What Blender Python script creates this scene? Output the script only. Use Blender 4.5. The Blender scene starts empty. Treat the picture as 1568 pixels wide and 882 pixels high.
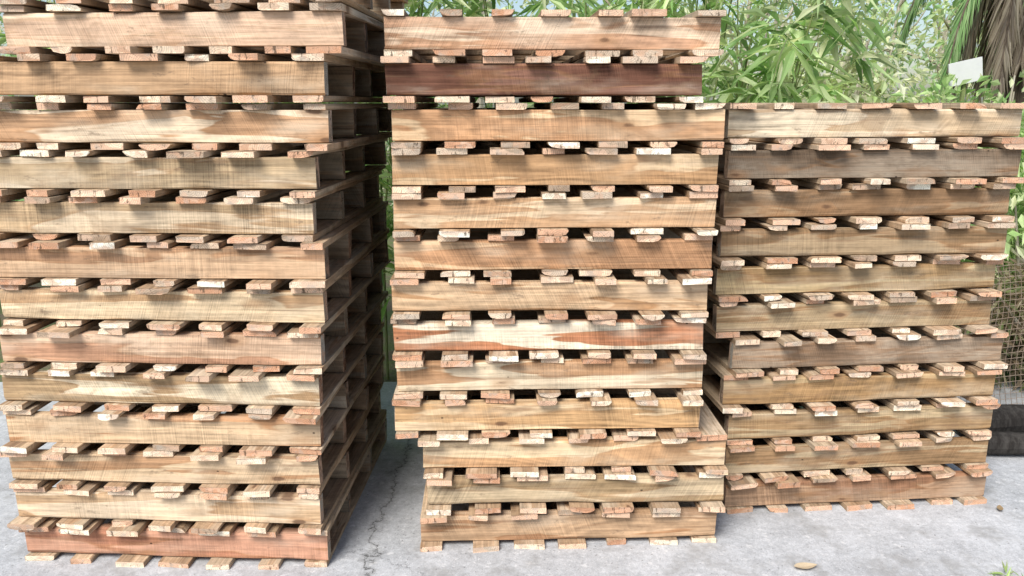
import bpy, math, random
import numpy as np
from mathutils import Vector, Matrix
R = random.Random(11)
NR = np.random.RandomState(5)
sc = bpy.context.scene

def lin(c, k=1.0, des=0.0, toward=None, tw=0.0):
    c=list(c)
    if toward: c=[c[i]*(1-tw)+toward[i]*tw for i in range(3)]
    g=.35*c[0]+.5*c[1]+.15*c[2]
    c=[v*(1-des)+g*des for v in c]
    o=[]
    for v in c:
        v=v/255.0
        o.append(min(.86,(v/12.92 if v<=0.04045 else ((v+0.055)/1.055)**2.4)*k))
    return tuple(o)

# ---------------------------------------------------------------- node helpers
class NT:
    def __init__(s, name):
        s.m=bpy.data.materials.new(name); s.m.use_nodes=True
        s.t=s.m.node_tree; s.t.nodes.clear()
        s.out=s.t.nodes.new('ShaderNodeOutputMaterial')
    def n(s, typ, **kw):
        nd=s.t.nodes.new(typ)
        for k,v in kw.items(): setattr(nd,k,v)
        return nd
    def l(s,a,b): s.t.links.new(a,b)
    def setin(s,sock,v):
        if isinstance(v,bpy.types.NodeSocket): s.l(v,sock)
        else: sock.default_value=v
    def attr(s,name,out='Vector'):
        nd=s.n('ShaderNodeAttribute'); nd.attribute_name=name; return nd.outputs[out]
    def math(s,op,a,b=0.0,c=0.0,clamp=False):
        nd=s.n('ShaderNodeMath',operation=op); nd.use_clamp=clamp
        s.setin(nd.inputs[0],a); s.setin(nd.inputs[1],b); s.setin(nd.inputs[2],c)
        return nd.outputs[0]
    def vmul(s,v,k):
        nd=s.n('ShaderNodeVectorMath',operation='MULTIPLY'); s.setin(nd.inputs[0],v); nd.inputs[1].default_value=k
        return nd.outputs[0]
    def noise(s,v,scale=1.0,detail=2.0,rough=0.5,dist=0.0):
        nd=s.n('ShaderNodeTexNoise'); s.l(v,nd.inputs['Vector'])
        nd.inputs['Scale'].default_value=scale; nd.inputs['Detail'].default_value=detail
        nd.inputs['Roughness'].default_value=rough; nd.inputs['Distortion'].default_value=dist
        return nd.outputs['Fac']
    def sep(s,v):
        nd=s.n('ShaderNodeSeparateXYZ'); s.l(v,nd.inputs[0]); return nd.outputs
    def rng(s,v,a,b,c=0.0,d=1.0):
        nd=s.n('ShaderNodeMapRange'); nd.interpolation_type='SMOOTHSTEP'
        s.setin(nd.inputs[0],v); s.setin(nd.inputs[1],a); s.setin(nd.inputs[2],b); s.setin(nd.inputs[3],c); s.setin(nd.inputs[4],d)
        return nd.outputs[0]
    def mix(s,f,a,b,mode='MIX'):
        nd=s.n('ShaderNodeMix',data_type='RGBA',blend_type=mode)
        s.setin(nd.inputs[0],f)
        for sock,v in ((nd.inputs[6],a),(nd.inputs[7],b)):
            if isinstance(v,bpy.types.NodeSocket): s.l(v,sock)
            else: sock.default_value=(v[0],v[1],v[2],1)
        return nd.outputs[2]
    def grey(s,v):
        nd=s.n('ShaderNodeCombineXYZ')
        for i in range(3): s.l(v,nd.inputs[i])
        return nd.outputs[0]
    def bump(s,h,strength,dist):
        nd=s.n('ShaderNodeBump'); s.l(h,nd.inputs['Height']); nd.inputs['Strength'].default_value=strength
        nd.inputs['Distance'].default_value=dist; return nd.outputs[0]
    def bsdf(s,col,rough=0.8,spec=0.2,normal=None):
        b=s.n('ShaderNodeBsdfPrincipled'); s.setin(b.inputs['Base Color'],col if isinstance(col,bpy.types.NodeSocket) else (*col,1))
        s.setin(b.inputs['Roughness'],rough); b.inputs['Specular IOR Level'].default_value=spec
        if normal: s.l(normal,b.inputs['Normal'])
        s.l(b.outputs[0],s.out.inputs[0]); return b

# ---------------------------------------------------------------- wood
def mat_wood():
    m=NT('sawn_timber')
    g=m.attr('gc'); tA=m.attr('tA','Color'); tB=m.attr('tB','Color'); r=m.sep(m.attr('rnd'))
    x,y,z=m.sep(g)[:]
    warp=m.noise(m.vmul(g,(1.4,8,8)),1,2,.5)
    hm=m.noise(m.vmul(g,(1.5,15,15)),1,3,.5,.7)
    hm=m.math('ADD',hm,m.math('MULTIPLY',m.math('SUBTRACT',r[0],.5),.16))
    mask=m.rng(hm,.495,.52)
    col=m.mix(mask,tA,tB)
    rim=m.math('MULTIPLY',m.rng(hm,.485,.505),m.rng(hm,.56,.51))
    col=m.mix(m.math('MULTIPLY',rim,.35),col,(.32,.17,.08))
    fib=m.noise(m.vmul(g,(3.0,130,130)),1,4,.65)
    wide=m.noise(m.vmul(g,(1.4,42,42)),1,2,.5)
    rings=m.math('SINE',m.math('ADD',m.math('MULTIPLY',y,170.0),m.math('MULTIPLY',warp,75.0)))
    rings=m.math('MULTIPLY',m.math('MULTIPLY',rings,m.rng(m.noise(m.vmul(g,(2,4,4)),1,0),.4,.6)),.13)
    sgate=m.rng(m.noise(m.vmul(g,(2.2,3,3)),1,1),.40,.56)
    sk=m.n('ShaderNodeCombineXYZ'); m.l(m.math('ADD',x,m.math('MULTIPLY',y,m.math('MULTIPLY',m.math('SUBTRACT',r[1],.5),1.0))),sk.inputs[0]); m.l(m.math('MULTIPLY',y,.012),sk.inputs[1]); m.l(r[2],sk.inputs[2])
    saw=m.noise(sk.outputs[0],260,1,.6)
    saw2=m.noise(sk.outputs[0],55,2,.7)
    stain=m.noise(m.vmul(g,(4.5,13,13)),1,4,.68)
    blot=m.noise(m.vmul(g,(26,40,40)),1,3,.65)
    def sub(n,k): return m.math('MULTIPLY',m.math('SUBTRACT',n,.5),k)
    v=m.math('ADD',sub(fib,1.3),1.0)
    v=m.math('ADD',v,rings)
    v=m.math('ADD',v,sub(wide,.6))
    v=m.math('ADD',v,m.math('MULTIPLY',sub(saw,.95),sgate))
    v=m.math('ADD',v,sub(saw2,.30))
    v=m.math('ADD',v,sub(stain,.95))
    v=m.math('ADD',v,sub(blot,.45))
    v=m.math('ADD',v,sub(r[2],.14))
    col=m.mix(1.0,col,m.grey(v),'MULTIPLY')
    wth=m.rng(m.noise(m.vmul(g,(2.1,8,8)),1,3,.6),.47,.68,0,.5)
    col=m.mix(wth,col,m.mix(m.rng(stain,.42,.58),m.mix(.5,(.28,.24,.19),tA),m.mix(.4,(.60,.53,.42),tA)))
    ws=m.rng(m.noise(m.vmul(g,(6,9,9)),1,3,.7,.8),.57,.67,0,.30)
    col=m.mix(ws,col,(.25,.155,.09))
    dirt=m.rng(m.noise(m.vmul(g,(13,34,34)),1,4,.72),.60,.71,0,.5)
    col=m.mix(dirt,col,(.14,.10,.07))
    stk=m.rng(m.noise(m.vmul(g,(1.6,60,60)),1,2,.6),.59,.69,0,.45)
    col=m.mix(stk,col,(.22,.135,.08))
    vo=m.n('ShaderNodeTexVoronoi'); m.l(m.vmul(g,(5.5,15,1.2)),vo.inputs['Vector']); vo.inputs['Scale'].default_value=1
    gate=m.math('GREATER_THAN',m.sep(vo.outputs['Color'])[0],.76)
    kd=m.math('ADD',vo.outputs['Distance'],sub(blot,.14))
    kn=m.math('MULTIPLY',m.rng(kd,.17,.08),gate)
    halo=m.math('MULTIPLY',m.rng(kd,.42,.12),gate)
    col=m.mix(m.math('MULTIPLY',halo,.5),col,(.36,.20,.10))
    col=m.mix(m.math('MULTIPLY',kn,.8),col,(.12,.065,.04))
    v2=m.n('ShaderNodeTexVoronoi'); m.l(m.vmul(g,(14,22,1.5)),v2.inputs['Vector']); v2.inputs['Scale'].default_value=1
    nl=m.math('MULTIPLY',m.rng(v2.outputs['Distance'],.085,.05),m.math('GREATER_THAN',m.sep(v2.outputs['Color'])[1],.93))
    col=m.mix(m.math('MULTIPLY',nl,.85),col,(.03,.02,.015))
    h=m.math('ADD',m.math('MULTIPLY',fib,.9),m.math('MULTIPLY',saw,m.math('MULTIPLY',sgate,.9)))
    m.bsdf(col,.9,.1,m.bump(h,.8,.0035))
    return m.m

def mat_end():
    m=NT('timber_end_grain')
    g=m.attr('gc'); tE=m.attr('tE','Color'); r=m.sep(m.attr('rnd'))
    x,y,z=m.sep(g)[:]
    py=m.math('ADD',y,m.math('MULTIPLY',m.math('SUBTRACT',r[0],.5),.11))
    pz=m.math('ADD',z,m.math('MULTIPLY',m.math('SUBTRACT',r[1],.4),.11))
    d=m.math('SQRT',m.math('ADD',m.math('MULTIPLY',py,py),m.math('MULTIPLY',pz,pz)))
    cmb=m.n('ShaderNodeCombineXYZ'); m.l(r[2],cmb.inputs[0]); m.l(y,cmb.inputs[1]); m.l(z,cmb.inputs[2])
    e=m.vmul(cmb.outputs[0],(37,1,1))
    nz=m.noise(m.vmul(e,(1,30,30)),1,3,.6)
    ring=m.math('SINE',m.math('ADD',m.math('MULTIPLY',d,1000.0),m.math('MULTIPLY',nz,9.0)))
    v=m.math('ADD',1.0,m.math('MULTIPLY',ring,.14))
    big=m.noise(m.vmul(e,(1,34,34)),1,4,.65)
    v=m.math('ADD',v,m.math('MULTIPLY',m.math('SUBTRACT',big,.5),1.0))
    fine=m.noise(m.vmul(e,(1,420,420)),1,3,.7)
    v=m.math('ADD',v,m.math('MULTIPLY',m.math('SUBTRACT',fine,.5),.6))
    col=m.mix(1.0,tE,m.grey(v),'MULTIPLY')
    pk=m.rng(m.noise(m.vmul(e,(1.7,20,36)),1,2,.5),.49,.57,0,.65)
    col=m.mix(pk,col,m.mix(r[0],(.46,.27,.17),(.68,.49,.36)))
    gr=m.rng(m.noise(m.vmul(e,(3.1,26,26)),1,3,.6),.53,.68,0,.5)
    col=m.mix(gr,col,(.38,.34,.29))
    dk=m.rng(m.noise(m.vmul(e,(2.3,70,24)),1,4,.7),.57,.66,0,.8)
    col=m.mix(dk,col,(.08,.055,.035))
    at=m.math('ARCTAN2',py,pz)
    sp=m.math('SINE',m.math('ADD',m.math('MULTIPLY',at,23.0),m.math('MULTIPLY',nz,12.0)))
    sp=m.math('MULTIPLY',m.rng(sp,.95,.99),m.rng(big,.45,.6))
    col=m.mix(m.math('MULTIPLY',sp,.75),col,(.06,.045,.035))
    m.bsdf(col,.9,.1,m.bump(fine,.6,.003))
    return m.m
WOOD=mat_wood(); ENDM=mat_end()

class WBuf:
    def __init__(s): s.v=[];s.f=[];s.mi=[];s.gc=[];s.tA=[];s.tB=[];s.tE=[];s.rnd=[]

def snoise(rr):
    ph=[rr.uniform(0,6.28) for _ in range(4)]; fr=[rr.uniform(2,4),rr.uniform(6,10),rr.uniform(14,22),rr.uniform(30,45)]
    return lambda t:(math.sin(t*fr[0]+ph[0])+.6*math.sin(t*fr[1]+ph[1])+.35*math.sin(t*fr[2]+ph[2])+.18*math.sin(t*fr[3]+ph[3]))/1.6

def board(B, o, L, w, t, axes, nseg, wane, tA, tB, tE, bow=0.0, endj=.002, skew=0.0):
    a,b,l=axes; base=len(B.v)
    rnd=(R.random(),R.random(),R.random()); loff=R.uniform(0,60)
    wn=[(snoise(R),wane[i]) for i in range(4)]
    bo=snoise(R); bo2=snoise(R)
    for i in range(nseg+1):
        s=i/nseg*L
        da=bow*bo(s*.6); db=bow*.5*bo2(s)
        ch=[]
        for f,(cw,ct) in wn:
            k=max(0.0,.45+.75*f(s))
            ch.append((min(.0015+cw*k,w*.46),min(.0015+ct*k,t*.86)))
        A=t/2;W=w/2;pts=[]
        c=ch[0]; pts+=[(A,W-c[0]),(A-.3*c[1],W-.3*c[0]),(A-c[1],W)]
        c=ch[1]; pts+=[(-(A-c[1]),W),(-(A-.3*c[1]),W-.3*c[0]),(-A,W-c[0])]
        c=ch[2]; pts+=[(-A,-(W-c[0])),(-(A-.3*c[1]),-(W-.3*c[0])),(-(A-c[1]),-W)]
        c=ch[3]; pts+=[(A-c[1],-W),(A-.3*c[1],-(W-.3*c[0])),(A,-(W-c[0]))]
        for (pa,pb) in pts:
            ee=0
            if i in(0,nseg): ee=R.uniform(-endj,endj)+skew*pb
            p=o+a*(pa+da)+b*(pb+db)+l*(s+ee)
            B.v.append(p[:]); B.gc.append((s+loff,pb+db,pa)); 
    n=len(B.v)-base
    B.tA+= [(*tA,1)]*n; B.tB+=[(*tB,1)]*n; B.tE+=[(*tE,1)]*n; B.rnd+=[rnd]*n
    for i in range(nseg):
        for k in range(12):
            k2=(k+1)%12
            B.f.append((base+i*12+k,base+i*12+k2,base+(i+1)*12+k2,base+(i+1)*12+k)); B.mi.append(0)
    B.f.append(tuple(base+k for k in reversed(range(12)))); B.mi.append(1)
    B.f.append(tuple(base+nseg*12+k for k in range(12))); B.mi.append(1)

def finish(B,name,loc,rz):
    me=bpy.data.meshes.new(name); me.from_pydata(B.v,[],B.f); me.materials.append(WOOD); me.materials.append(ENDM)
    me.polygons.foreach_set('material_index',B.mi)
    for nm,dat,ty,key in(('gc',B.gc,'FLOAT_VECTOR','vector'),('rnd',B.rnd,'FLOAT_VECTOR','vector'),('tA',B.tA,'FLOAT_COLOR','color'),('tB',B.tB,'FLOAT_COLOR','color'),('tE',B.tE,'FLOAT_COLOR','color')):
        at=me.attributes.new(nm,ty,'POINT'); at.data.foreach_set(key,np.array(dat,dtype=np.float32).ravel())
    me.update()
    ob=bpy.data.objects.new(name,me); sc.collection.objects.link(ob); ob.location=loc; ob.rotation_euler=(0,0,rz)
    return ob

X=Vector((1,0,0));Y=Vector((0,1,0));Z=Vector((0,0,1))
TD=.022; SH=.099; PITCH=.143; DEP=1.08
ENDC=[(236,222,198),(232,212,184),(228,200,170),(216,176,146),(204,156,124),(240,232,214),(194,174,152),(228,204,176),(222,186,156),(168,146,124),(208,162,130),(190,142,110)]
FACEC=[(198,168,132),(190,156,120),(206,180,148),(178,144,108),(190,166,134),(166,136,104)]
FD=.24; FK=1.12
def pallet(loc,rz,L,cA,cB,dark=1.0,mean=(194,162,124)):
    B=WBuf()
    sy=[.022,.36,.70,1.03]
    for j,yy in enumerate(sy):
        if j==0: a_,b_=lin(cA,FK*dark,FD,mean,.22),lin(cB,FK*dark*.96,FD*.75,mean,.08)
        else: a_,b_=lin(R.choice(FACEC),.52*dark,FD),lin(R.choice(FACEC),.52*dark,FD)  # inner stringers: shade inside the stack painted in as darker wood
        dx=0 if j==0 else R.uniform(-.01,.01)
        w=SH-.0008
        wane=[(0,0)]*4
        for q in (1,2):
            if R.random()<.6: wane[q]=(R.uniform(.005,.020),R.uniform(.006,.022))
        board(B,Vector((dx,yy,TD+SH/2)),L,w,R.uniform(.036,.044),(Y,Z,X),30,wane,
              a_,b_,lin(R.choice(ENDC),.42*dark,.1),bow=.0022,endj=.0015,skew=R.uniform(-.03,.03))  # stringer ends dimmed in colour too, for the shaded stack side
    jit=[R.uniform(-.012,.012) for _ in range(7)]
    for lev in (0,1):
        z=TD/2 if lev==0 else TD+SH+TD/2
        sh=R.uniform(-.014,.014)
        for k in range(7):
            w=R.choice([.070,.078,.088,.094,.1,.110]); t=R.uniform(.0180,.0212)
            c=w/2+(L-w)*k/6.0
            if 0<k<6: c+=jit[k]+sh+R.uniform(-.011,.011)
            else: c+=R.uniform(-.006,.016)*(-1 if k==0 else 1)*(.9 if k==0 else .5)
            wane=[(0,0)]*4
            u=R.random()
            if u<.32: wane[R.choice([1,2])]=(R.uniform(.014,.045),R.uniform(.009,.019))
            elif u<.46: wane[1]=(R.uniform(.02,.045),R.uniform(.010,.018)); wane[2]=(R.uniform(.02,.045),R.uniform(.01,.018))
            elif u<.70: wane[R.choice([0,3])]=(R.uniform(.010,.035),R.uniform(.006,.017))
            pro=max(.003,R.gauss(.022,.014))
            zt=z+(t/2-TD/2 if lev==0 else -(TD-t)/2*.6)
            fc=R.choice(FACEC); ec=R.choice(ENDC)
            sk=R.uniform(-.05,.05)
            a2=(X*math.sin(sk*.12)+Y*math.cos(sk*.12))
            board(B,Vector((c,-pro,zt)),DEP+pro+R.uniform(-.02,.02),w,t,(Z,X,a2),6,wane,
                  lin(fc,.9*dark,.2),lin(R.choice(FACEC),.9*dark,.2),lin(ec,1.0*(.4+.6*dark),.06),bow=.0006,endj=.003,skew=R.uniform(-.12,.12))
    return finish(B,'wooden_pallet',loc,rz)

LS=[(-.640,(178,116,88),(162,102,74)),(-.655,(200,174,140),(178,144,106)),(-.650,(190,158,118),(168,124,86)),
(-.639,(194,158,116),(176,124,82)),(-.636,(208,190,156),(160,130,92)),(-.620,(200,158,124),(176,126,94)),
(-.606,(204,176,134),(180,140,98)),(-.594,(192,150,110),(172,126,90)),(-.626,(196,172,138),(176,146,108)),
(-.608,(194,172,138),(168,142,106)),(-.562,(216,190,156),(184,138,98)),(-.565,(196,166,128),(174,136,98)),
(-.503,(190,152,122),(204,178,148)),(-.490,(190,150,110),(180,130,90))]
for i,(xr,a,b) in enumerate(LS):
    L=1.07+R.uniform(-.006,.006); rz=math.radians(-2.3+R.uniform(-.5,.5))
    if i>=12: L=1.03
    yf=2.5+R.uniform(-.010,.010)
    pallet((xr-L*math.cos(rz),yf-L*math.sin(rz),i*PITCH),rz,L,a,b)
MS=[(-.329,(180,138,98),(158,112,76)),(-.302,(182,158,120),(156,128,90)),(-.315,(202,172,128),(182,136,92)),
(-.410,(210,174,124),(188,144,94)),(-.398,(212,190,154),(170,124,84)),(-.405,(220,204,176),(176,108,70)),
(-.407,(200,160,116),(180,134,90)),(-.395,(196,152,108),(174,124,84)),(-.390,(204,172,132),(182,140,100)),
(-.390,(198,162,116),(174,130,86)),(-.387,(206,168,122),(184,134,92)),(-.401,(130,86,66),(104,66,50)),
(-.402,(216,182,150),(192,144,110))]
for i,(xl,a,b) in enumerate(MS):
    L=1.07+R.uniform(-.006,.006); rz=math.radians(1.6+R.uniform(-.5,.5))
    if i==11: L=1.012
    pallet((xl,2.64+R.uniform(-.010,.010)-(0.0 if i>2 else .01),i*PITCH),rz,L,a,b,mean=(124,82,66) if i==11 else (194,162,124))
RS=[(.839,(160,118,86),(138,94,66)),(.83,(168,142,104),(144,110,74)),(.83,(182,154,110),(152,118,78)),
(.802,(184,150,100),(156,118,74)),(.828,(142,118,96),(118,92,70)),(.762,(158,132,94),(134,104,70)),
(.753,(172,146,100),(144,112,72)),(.757,(156,128,92),(128,98,66)),(.765,(150,120,86),(126,94,64)),
(.768,(114,94,76),(92,74,58)),(.760,(214,194,162),(190,162,126))]
for i,(xl,a,b) in enumerate(RS):
    L=1.075+R.uniform(-.006,.006)+.002*i; rz=math.radians(5.4+R.uniform(-.5,.5))
    pallet((xl,2.88+R.uniform(-.010,.010),i*PITCH),rz,L,a,b,dark=1.04,mean=(162,134,98))

# ---------------------------------------------------------------- ground
def sheet(name,x0,x1,y0,y1,z,mat):
    me=bpy.data.meshes.new(name); me.from_pydata([(x0,y0,z),(x1,y0,z),(x1,y1,z),(x0,y1,z)],[],[(0,1,2,3)]); me.materials.append(mat)
    ob=bpy.data.objects.new(name,me); sc.collection.objects.link(ob); return ob
def mat_concrete():
    m=NT('concrete'); tc=m.n('ShaderNodeNewGeometry').outputs['Position']
    big=m.noise(tc,1.7,5,.6); mid=m.noise(tc,9,5,.65); fine=m.noise(tc,160,3,.7); gr=m.noise(tc,45,4,.7)
    v=m.math('ADD',.45,m.math('MULTIPLY',m.math('SUBTRACT',big,.5),.36))
    v=m.math('ADD',v,m.math('MULTIPLY',m.math('SUBTRACT',mid,.5),.34))
    v=m.math('ADD',v,m.math('MULTIPLY',m.math('SUBTRACT',fine,.5),.46))
    v=m.math('ADD',v,m.math('MULTIPLY',m.math('SUBTRACT',gr,.5),.40))
    col=m.mix(1.0,m.grey(v),(.98,1.0,1.03),'MULTIPLY')
    wht=m.rng(m.noise(tc,26,4,.75),.57,.66,0,.6); col=m.mix(wht,col,(.66,.66,.66))
    drt=m.rng(m.noise(tc,5,5,.7),.50,.68,0,.6); col=m.mix(drt,col,(.27,.265,.255))
    spk=m.rng(m.noise(tc,75,2,.6),.65,.71,0,.65); col=m.mix(spk,col,(.13,.125,.115))
    x,y,z=m.sep(tc)[:]
    wob=m.math('MULTIPLY',m.math('SUBTRACT',m.noise(m.vmul(tc,(1,1,0)),7,6,.7),.5),.24)
    c1=m.math('ABSOLUTE',m.math('ADD',m.math('ADD',x,.50),wob))
    cr=m.rng(c1,.0035,.001)
    wob2=m.math('MULTIPLY',m.math('SUBTRACT',m.noise(tc,5,6,.7),.5),.5)
    c2=m.math('ABSOLUTE',m.math('ADD',m.math('SUBTRACT',m.math('ADD',y,m.math('MULTIPLY',x,.35)),2.37),wob2))
    cr2=m.math('MULTIPLY',m.rng(c2,.003,.0006),.8)
    halo=m.rng(c1,.03,.003,0,.3)
    col=m.mix(halo,col,(.17,.165,.15))
    crk=m.math('MAXIMUM',cr,cr2)
    col=m.mix(m.math('MULTIPLY',crk,.8),col,(.05,.05,.045))
    h=m.math('SUBTRACT',m.math('ADD',m.math('MULTIPLY',fine,.6),gr),m.math('MULTIPLY',crk,2.0))
    m.bsdf(col,.85,.2,m.bump(h,.5,.004)); return m.m
def mat_soil():
    m=NT('soil'); tc=m.n('ShaderNodeNewGeometry').outputs['Position']
    n=m.noise(tc,3,6,.7); n2=m.noise(tc,40,4,.7)
    col=m.mix(m.rng(n,.4,.6),(.16,.13,.09),(.12,.16,.06)); col=m.mix(1,col,m.grey(m.math('ADD',n2,.5)),'MULTIPLY')
    m.bsdf(col,.95,.1,m.bump(n2,.8,.02)); return m.m
sheet('ground',-300,300,-300,300,-.004,mat_soil())
sheet('concrete_pavement',-9,9,-9,4.4,0.0,mat_concrete())

# ---------------------------------------------------------------- foliage
def mat_leaf(name,trans=.48):
    m=NT(name); c=m.attr('col','Color')
    b=m.n('ShaderNodeBsdfPrincipled'); m.l(c,b.inputs['Base Color']); b.inputs['Roughness'].default_value=.42; b.inputs['Specular IOR Level'].default_value=.45
    t=m.n('ShaderNodeBsdfTranslucent'); m.l(m.mix(1.0,c,(1.15,1.2,.8),'MULTIPLY'),t.inputs['Color'])
    s=m.n('ShaderNodeMixShader'); s.inputs[0].default_value=trans; m.l(b.outputs[0],s.inputs[1]); m.l(t.outputs[0],s.inputs[2]); m.l(s.outputs[0],m.out.inputs[0])
    return m.m
LEAF=mat_leaf('leaf_surface')
def mat_bark(name,c1,c2):
    m=NT(name); tc=m.n('ShaderNodeNewGeometry').outputs['Position']
    n=m.noise(m.vmul(tc,(30,30,6)),1,5,.7)
    m.bsdf(m.mix(m.rng(n,.35,.65),c1,c2),.9,.1,m.bump(n,.7,.01)); return m.m
BARK=mat_bark('bark',(.55,.50,.42),(.30,.26,.19)); CULM=mat_bark('bamboo_culm',(.26,.30,.12),(.14,.17,.07))
DARKW=mat_bark('dark_bark',(.06,.055,.05),(.025,.022,.02)); PALMT=mat_bark('palm_bark',(.17,.13,.10),(.06,.045,.035))

class FB:
    def __init__(s): s.V=[];s.F=[];s.C=[];s.M=[];s.n=0
    def leaves(s,P,D,N,Ln,W,C,droop=.25,mi=0):
        P=np.asarray(P,float);n=len(P)
        D=D/np.linalg.norm(D,axis=1,keepdims=True)
        S=np.cross(D,N); S/=np.linalg.norm(S,axis=1,keepdims=True)+1e-9
        U=np.cross(S,D)
        Ln=np.asarray(Ln)[:,None];W=np.asarray(W)[:,None]
        dz=np.array([0,0,-1.0])
        mid=P+D*Ln*.42+dz*Ln*droop*.2
        tip=P+D*Ln+dz*Ln*droop
        ml=mid+S*W*.5+U*W*.18; mr=mid-S*W*.5+U*W*.18
        V=np.stack([P,ml,mid,mr,tip],1).reshape(-1,3)
        b=(np.arange(n)*5)[:,None]+s.n
        F=np.concatenate([b+np.array([0,2,1]),b+np.array([0,3,2]),b+np.array([1,2,4]),b+np.array([2,3,4])],0)
        s.V.append(V);s.F+=F.tolist();s.M+=[mi]*len(F);s.C.append(np.repeat(C,5,0));s.n+=n*5
    def tube(s,pts,rad,seg=6,mi=1,c=(.2,.2,.2)):
        k=len(pts);V=[]
        for i in range(k):
            p=Vector(pts[i]); d=(Vector(pts[min(i+1,k-1)])-Vector(pts[max(i-1,0)])).normalized()
            a=d.cross(Vector((.3,1,.1))).normalized(); b2=d.cross(a)
            for j in range(seg):
                t=j/seg*6.2832; V.append((p+(a*math.cos(t)+b2*math.sin(t))*rad[i])[:])
        base=s.n
        for i in range(k-1):
            for j in range(seg):
                j2=(j+1)%seg; s.F.append([base+i*seg+j,base+i*seg+j2,base+(i+1)*seg+j2,base+(i+1)*seg+j]); s.M.append(mi)
        s.F.append([base+(k-1)*seg+j for j in range(seg)]); s.M.append(mi)
        s.V.append(np.array(V)); s.C.append(np.tile(np.array(c),(k*seg,1))); s.n+=k*seg
    def done(s,name,mats):
        V=np.concatenate(s.V); C=np.concatenate(s.C)
        me=bpy.data.meshes.new(name); me.from_pydata(V.tolist(),[],s.F)
        for m_ in mats: me.materials.append(m_)
        me.polygons.foreach_set('material_index',s.M)
        at=me.attributes.new('col','FLOAT_COLOR','POINT'); at.data.foreach_set('color',np.concatenate([C,np.ones((len(C),1))],1).astype(np.float32).ravel())
        me.update(); ob=bpy.data.objects.new(name,me); sc.collection.objects.link(ob); return ob
def rdir(n,up=0.0,sc_=1.0):
    d=NR.normal(size=(n,3)); d/=np.linalg.norm(d,axis=1,keepdims=True); d[:,2]=d[:,2]*sc_+up; return d
def cols(n,palette,var=.25):
    p=np.array(palette); c=p[NR.randint(0,len(p),n)]
    return np.clip(c*(1+NR.uniform(-var,var,(n,1))),0,.85)

G_BAM=[(.52,.67,.32),(.62,.73,.40),(.38,.56,.22),(.72,.77,.48),(.24,.40,.14)]
G_DARK=[(.10,.20,.06),(.14,.26,.08),(.07,.14,.05),(.20,.32,.11)]
G_FAR=[(.70,.78,.44),(.77,.83,.52),(.55,.70,.42),(.83,.83,.54),(.38,.56,.32)]  # far leaves: haze painted in as paler, whiter greens
G_CREAM=[(.80,.78,.58),(.60,.68,.40),(.46,.58,.28),(.84,.80,.64)]

def bamboo(x,y,n,h,spread,ls=1.0):
    f=FB()
    for c in range(n):
        bx=x+NR.normal()*spread*.5; by=y+NR.normal()*spread*.35; lx=NR.uniform(-.4,.4); ly=NR.uniform(-.45,.15); hh=h*NR.uniform(.75,1.1)
        pts=[(bx+lx*(t**2),by+ly*(t**2),hh*t) for t in np.linspace(0,1,8)]
        f.tube(pts,[.009*(1-.7*t) for t in np.linspace(0,1,8)],6,1)
        for k in range(20):
            t=NR.uniform(.12,1)**.8; p=np.array([bx+lx*t*t,by+ly*t*t,hh*t])
            d=rdir(1,.15,.4)[0]; ln=NR.uniform(.12,.4); q=p+d*ln
            f.tube([p,q],[.0022,.0012],3,1)
            m=NR.randint(5,9); P=p+(q-p)*NR.uniform(.5,1.05,(m,1)); D=d*.6+rdir(m,-.15,.7)
            f.leaves(P,D,rdir(m,.8),NR.uniform(.12,.27,m)*ls,NR.uniform(.022,.040,m)*ls,cols(m,G_BAM)*NR.uniform(.65,1.15),.35)
    return f.done('bamboo_plant',[LEAF,CULM])
for (x,y,n,h,sp,ls) in [(-3.6,5.2,4,3.2,.5,1.1),(-2.4,4.9,5,3.2,.5,1.1),(-1.35,5.0,8,3.1,.5,1.1),(-.75,4.6,12,3.1,.45,1.1),(-.1,5.2,6,3.,.5,1.1),(.7,5.1,7,2.9,.5,1.1),(1.38,4.7,7,2.6,.30,1.25)]:
    bamboo(x,y,n,h,sp,ls)

def shrub(name,x,y,rx,ry,h,n,pal,ls,lw,clumps=60):
    f=FB()
    for k in range(9):
        a=NR.uniform(0,6.28); e=(x+math.cos(a)*rx*.6,y+math.sin(a)*ry*.6,h*NR.uniform(.6,.95))
        f.tube([(x+math.cos(a)*.05,y+math.sin(a)*.05,0),((x+e[0])/2+NR.normal()*.05,(y+e[1])/2,e[2]*.55),e],[.022,.014,.005],6,1)
    for c in range(clumps):
        d=rdir(1)[0]; r=NR.uniform(.35,1.0)
        cc=np.array([x+d[0]*rx*r,y+d[1]*ry*r,h*.55+d[2]*h*.45*r]); m=int(n/clumps*NR.uniform(.5,1.5)); cr=NR.uniform(.12,.24)
        dd=rdir(m); P=cc+dd*cr*NR.uniform(.3,1,(m,1)); P[:,2]=np.maximum(P[:,2],.03)
        f.leaves(P,dd+rdir(m,.1)*.6,rdir(m,.9),NR.uniform(.7,1.3,m)*ls,NR.uniform(.7,1.3,m)*lw,cols(m,pal)*NR.uniform(.6,1.2),.3)
    return f.done(name,[LEAF,BARK])
shrub('flowering_shrub',2.30,6.0,.48,.5,2.34,2400,G_CREAM,.095,.050,60)
shrub('leafy_shrub',3.0,4.7,.5,.5,1.50,2400,G_BAM,.10,.038,60)
shrub('leafy_shrub',4.3,7.6,1.0,.7,1.70,2400,G_BAM,.11,.05,60)
shrub('leafy_shrub',5.9,8.4,1.0,.7,1.80,2400,G_FAR,.12,.05,60)
shrub('leafy_shrub',-5.0,5.6,1.1,.7,2.3,1600,G_DARK,.12,.05,60)

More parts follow.
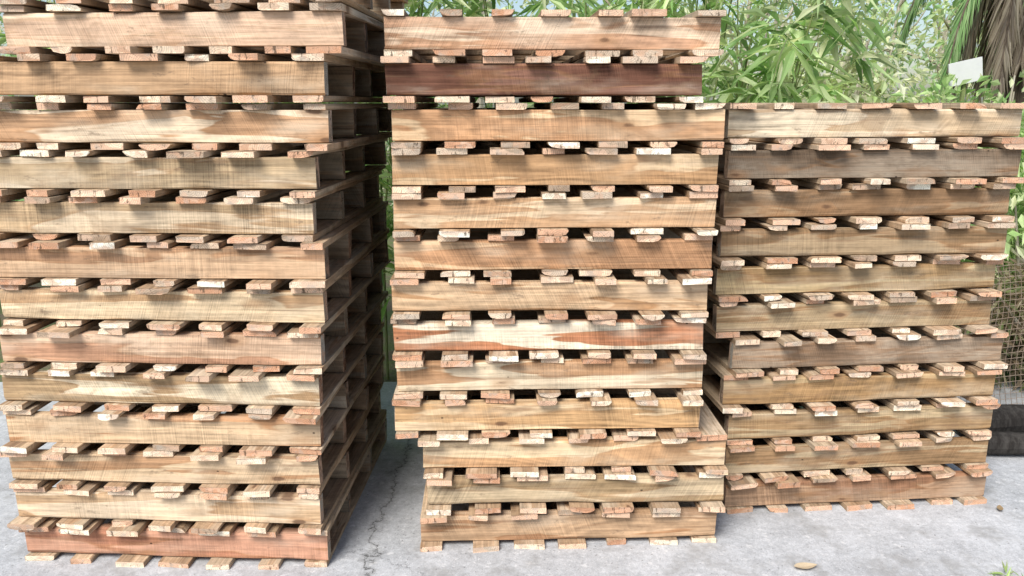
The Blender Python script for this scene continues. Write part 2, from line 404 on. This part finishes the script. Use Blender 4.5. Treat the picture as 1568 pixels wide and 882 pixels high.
def distant():
    f=FB()
    for k in range(60):
        x=NR.uniform(2,15) if k<48 else NR.uniform(-11,1); y=NR.uniform(9.2,17); h=NR.uniform(3.2,7)
        lx,ly=NR.uniform(-1.6,1.6),NR.uniform(-.6,.6)
        ts=np.linspace(0,1,8); w=NR.normal(size=(8,2))*.10
        pts=[(x+lx*t*t+w[i,0],y+ly*t+w[i,1],h*t) for i,t in enumerate(ts)]
        rr=NR.uniform(.03,.075); f.tube(pts,[rr*(1-.75*t) for t in ts],6,1)
        for b in range(7):
            i=NR.randint(1,7); p=np.array(pts[i]); d=rdir(1,.6)[0]; q=p+d*NR.uniform(.6,1.4)
            f.tube([p,(p+q)/2+NR.normal(size=3)*.06,q],[rr*.4,rr*.28,.008],4,1)
            for c in range(3):
                cc=q+NR.normal(size=3)*.35; m=NR.randint(20,44); dd=rdir(m); P=cc+dd*NR.uniform(.1,.5,(m,1))
                pal=G_FAR if NR.rand()<.85 else G_BAM
                f.leaves(P,dd+rdir(m)*.7,rdir(m,.8),NR.uniform(.09,.17,m),NR.uniform(.04,.075,m),cols(m,pal)*NR.uniform(.75,1.2),.3)
    for k in range(560):
        if k<270: x=NR.uniform(2.5,14); y=NR.uniform(10,17); z=NR.uniform(.2,3.6)
        elif k<440: x=NR.uniform(1.5,17); y=NR.uniform(8.8,18); z=abs(NR.normal())*.7+.1
        else: x=NR.uniform(-12,1.5); y=NR.uniform(8.8,18); z=NR.uniform(.1,3)
        m=NR.randint(22,44); dd=rdir(m); P=np.array([x,y,z])+dd*NR.uniform(.1,.55,(m,1)); P[:,2]=np.maximum(P[:,2],.02)
        f.leaves(P,dd+rdir(m)*.7,rdir(m,.8),NR.uniform(.10,.2,m),NR.uniform(.04,.085,m),cols(m,G_FAR if NR.rand()<.8 else G_BAM)*NR.uniform(.6,1.2),.3)
    return f.done('distant_trees',[LEAF,BARK])
distant()

def palm(x,y,h):
    f=FB()
    pts=[(x+.05*math.sin(t*3),y,h*t) for t in np.linspace(0,1,14)]
    f.tube(pts,[.13-.03*t+.008*(i%2) for i,t in enumerate(np.linspace(0,1,14))],12,1)
    for k in range(30):
        a=k*2.4+NR.uniform(-.2,.2); dry=k%2==0
        el=NR.uniform(-.7,-.1) if dry else NR.uniform(-.1,1.0)
        L=NR.uniform(.9,1.25) if dry else NR.uniform(1.1,1.5)
        p=np.array([x,y,h]); v=np.array([math.cos(a)*math.cos(el),math.sin(a)*math.cos(el),math.sin(el)]); pts=[p.copy()]
        for s_ in range(12):
            v=v+np.array([0,0,-.30 if dry else -.24]); v/=np.linalg.norm(v); p=p+v*L/12; pts.append(p.copy())
        f.tube(pts,[.011*(1-.8*i/12)+.002 for i in range(13)],5,1)
        pts=np.array(pts)
        for i in range(2,13):
            t=pts[min(i,12)]-pts[i-1]; t/=np.linalg.norm(t); sd=np.cross(t,[0,0,1]); sd/=np.linalg.norm(sd)+1e-9
            m=12; base=pts[i-1]+(pts[i]-pts[i-1])*NR.uniform(0,1,(m,1)); sg=np.where(np.arange(m)%2==0,1,-1)[:,None]
            D=sd*sg*(.35 if dry else .3)+t*.8+rdir(m)*.14+np.array([0,0,-.5 if dry else -.2])
            pal=[(.34,.28,.22),(.24,.19,.15),(.46,.39,.31)] if dry else [(.18,.34,.12),(.28,.44,.18),(.38,.52,.26)]
            f.leaves(base,D,np.cross(D,sd)+1e-3,NR.uniform(.22,.38,m)*(1.1-.05*i),NR.uniform(.013,.022,m),cols(m,pal),.3)
    return f.done('palm_tree',[LEAF,PALMT])
palm(3.60,6.0,2.70)

f=FB()
for k in range(8):
    bx,by=NR.uniform(1.60,1.85),NR.uniform(2.36,2.46); m=12
    D=rdir(m,.2,.4); f.leaves(np.tile([bx,by,.004],(m,1))+D*.01,D,rdir(m,.9),NR.uniform(.03,.07,m),NR.uniform(.005,.010,m),cols(m,[(.30,.46,.14),(.40,.54,.20),(.48,.56,.28)]),.15)
f.done('weed',[LEAF])

def fallen(x,y,rz,s,c):
    n=14; V=[];F=[]
    for i in range(n+1):
        t=i/n; w=.42*math.sin(math.pi*t**.85)**.8 if 0<t<1 else 0.01
        zc=.010+.05*s*4*(t-.5)**2
        for j in (-1,-.5,0,.5,1):
            V.append(((t-.5)*s,j*w*s*.55,zc+.35*s*.3*abs(j)*w))
    for i in range(n):
        for j in range(4):
            a=i*5+j; F.append((a,a+5,a+6,a+1))
    me=bpy.data.meshes.new('fallen_leaf'); me.from_pydata(V,[],F)
    m=NT('dry_leaf'); tc=m.n('ShaderNodeNewGeometry').outputs['Position']
    m.bsdf(m.mix(m.noise(tc,90,3,.6),tuple(q*.7 for q in c),c),.7,.2); me.materials.append(m.m)
    ob=bpy.data.objects.new('fallen_leaf',me); sc.collection.objects.link(ob); ob.location=(x,y,0); ob.rotation_euler=(0,0,rz)
fallen(1.015,2.49,.15,.085,(.62,.50,.34))
fallen(1.93,2.9,1.1,.05,(.35,.25,.14))

def wire():
    f=FB(); x0,x1,y0,h=2.22,4.6,3.95,.78
    n=int((x1-x0)/.03)
    for i in range(n):
        x=x0+i*.03; zz=np.linspace(.05,h,9)
        f.tube([(x+.02*math.sin(z*9+x),y0+.05*math.sin(z*3+x*2),z) for k,z in enumerate(zz)],[.0014]*9,4,0)
    for k in range(int((h-.05)/.03)+1):
        z=.05+k*.03; xs=np.linspace(x0,x1,14)
        f.tube([(x,y0-.004+.05*math.sin(z*3+x*2),z+.02*math.sin(x*5)) for x in xs],[.0014]*14,4,0)
    for px in (3.3,4.55):
        f.tube([(px,y0+.07,-.02),(px,y0+.07,h+.05)],[.022,.022],8,0)
    m=NT('rusty_wire'); tc=m.n('ShaderNodeNewGeometry').outputs['Position']
    m.bsdf(m.mix(m.noise(tc,12,4,.6),(.20,.13,.09),(.34,.28,.22)),.8,.3)
    return f.done('wire_mesh_fence',[m.m])
wire()
shrub('dry_brush',3.0,4.30,.85,.22,.72,3600,[(.34,.26,.18),(.24,.18,.12),(.40,.36,.22),(.20,.24,.10)],.08,.02,60)
def log(x,y,z,L,r,rz):
    f=FB(); k=12
    f.tube([(0,0,0)]+[(L*t,.02*math.sin(t*5),.006*math.sin(t*9)) for t in np.linspace(0.001,1,k)],[.001]+[r*(1+.08*math.sin(i*1.7)) for i in range(k)],12,0)
    o=f.done('log',[DARKW]); o.location=(x,y,z); o.rotation_euler=(0,0,rz)
log(2.07,3.42,.055,1.6,.05,-.12)
log(2.16,3.62,.075,1.6,.07,.05)

def sign():
    import bmesh
    bm=bmesh.new()
    def box(c,s,rot=None,mi=0):
        r=bmesh.ops.create_cube(bm,size=1.0); M=Matrix.Translation(c)@(rot or Matrix.Identity(4))@Matrix.Diagonal((*s,1)); bmesh.ops.transform(bm,matrix=M,verts=r['verts'])
        for fc in {f_ for v_ in r['verts'] for f_ in v_.link_faces}: fc.material_index=mi
    rt=Matrix.Rotation(-.22,4,'Y')@Matrix.Rotation(.12,4,'X')
    box((0,0,1.90),(.22,.012,.15),rt)
    box((.02,.04,.92),(.022,.022,1.84),None,1)
    box((0,.025,1.90),(.19,.02,.03),rt,1)
    me=bpy.data.meshes.new('white_sign'); bm.to_mesh(me); bm.free()
    m=NT('white_paint'); tc=m.n('ShaderNodeNewGeometry').outputs['Position']; m.bsdf(m.mix(m.noise(tc,14,4,.6),(.60,.61,.61),(.74,.74,.74)),.5,.3); me.materials.append(m.m); me.materials.append(CULM)
    o=bpy.data.objects.new('white_sign',me); sc.collection.objects.link(o); o.location=(3.0,5.5,-.13)
sign()
shrub('leafy_shrub',3.0,5.25,.48,.16,1.88,2400,G_BAM,.09,.04,56)

# ---------------------------------------------------------------- light and sky
el=math.radians(48); az=math.radians(207)
w=bpy.data.worlds.new('World'); sc.world=w; w.use_nodes=True; nt=w.node_tree
sky=nt.nodes.new('ShaderNodeTexSky'); sky.sky_type='NISHITA'; sky.sun_disc=False; sky.sun_elevation=el; sky.sun_rotation=az
sky.air_density=1.0; sky.dust_density=1.6; sky.ozone_density=.5
bg=nt.nodes['Background']; nt.links.new(sky.outputs[0],bg.inputs[0]); bg.inputs[1].default_value=.15
sd=bpy.data.lights.new('sun','SUN'); sd.energy=4.8; sd.angle=math.radians(28); sd.color=(1,.97,.92)
so=bpy.data.objects.new('sun',sd); sc.collection.objects.link(so)
dirv=Vector((math.sin(az)*math.cos(el),math.cos(az)*math.cos(el),math.sin(el)))
so.rotation_euler=dirv.to_track_quat('Z','Y').to_euler()
sc.view_settings.view_transform='Standard'; sc.view_settings.look='None'; sc.view_settings.exposure=0

cd=bpy.data.cameras.new('camera'); co=bpy.data.objects.new('camera',cd); sc.collection.objects.link(co); sc.camera=co
cd.sensor_width=36; cd.lens=28.24; cd.clip_end=1000; cd.clip_start=.05
co.location=(0,0,1.573); co.rotation_euler=(math.radians(77),0,0)
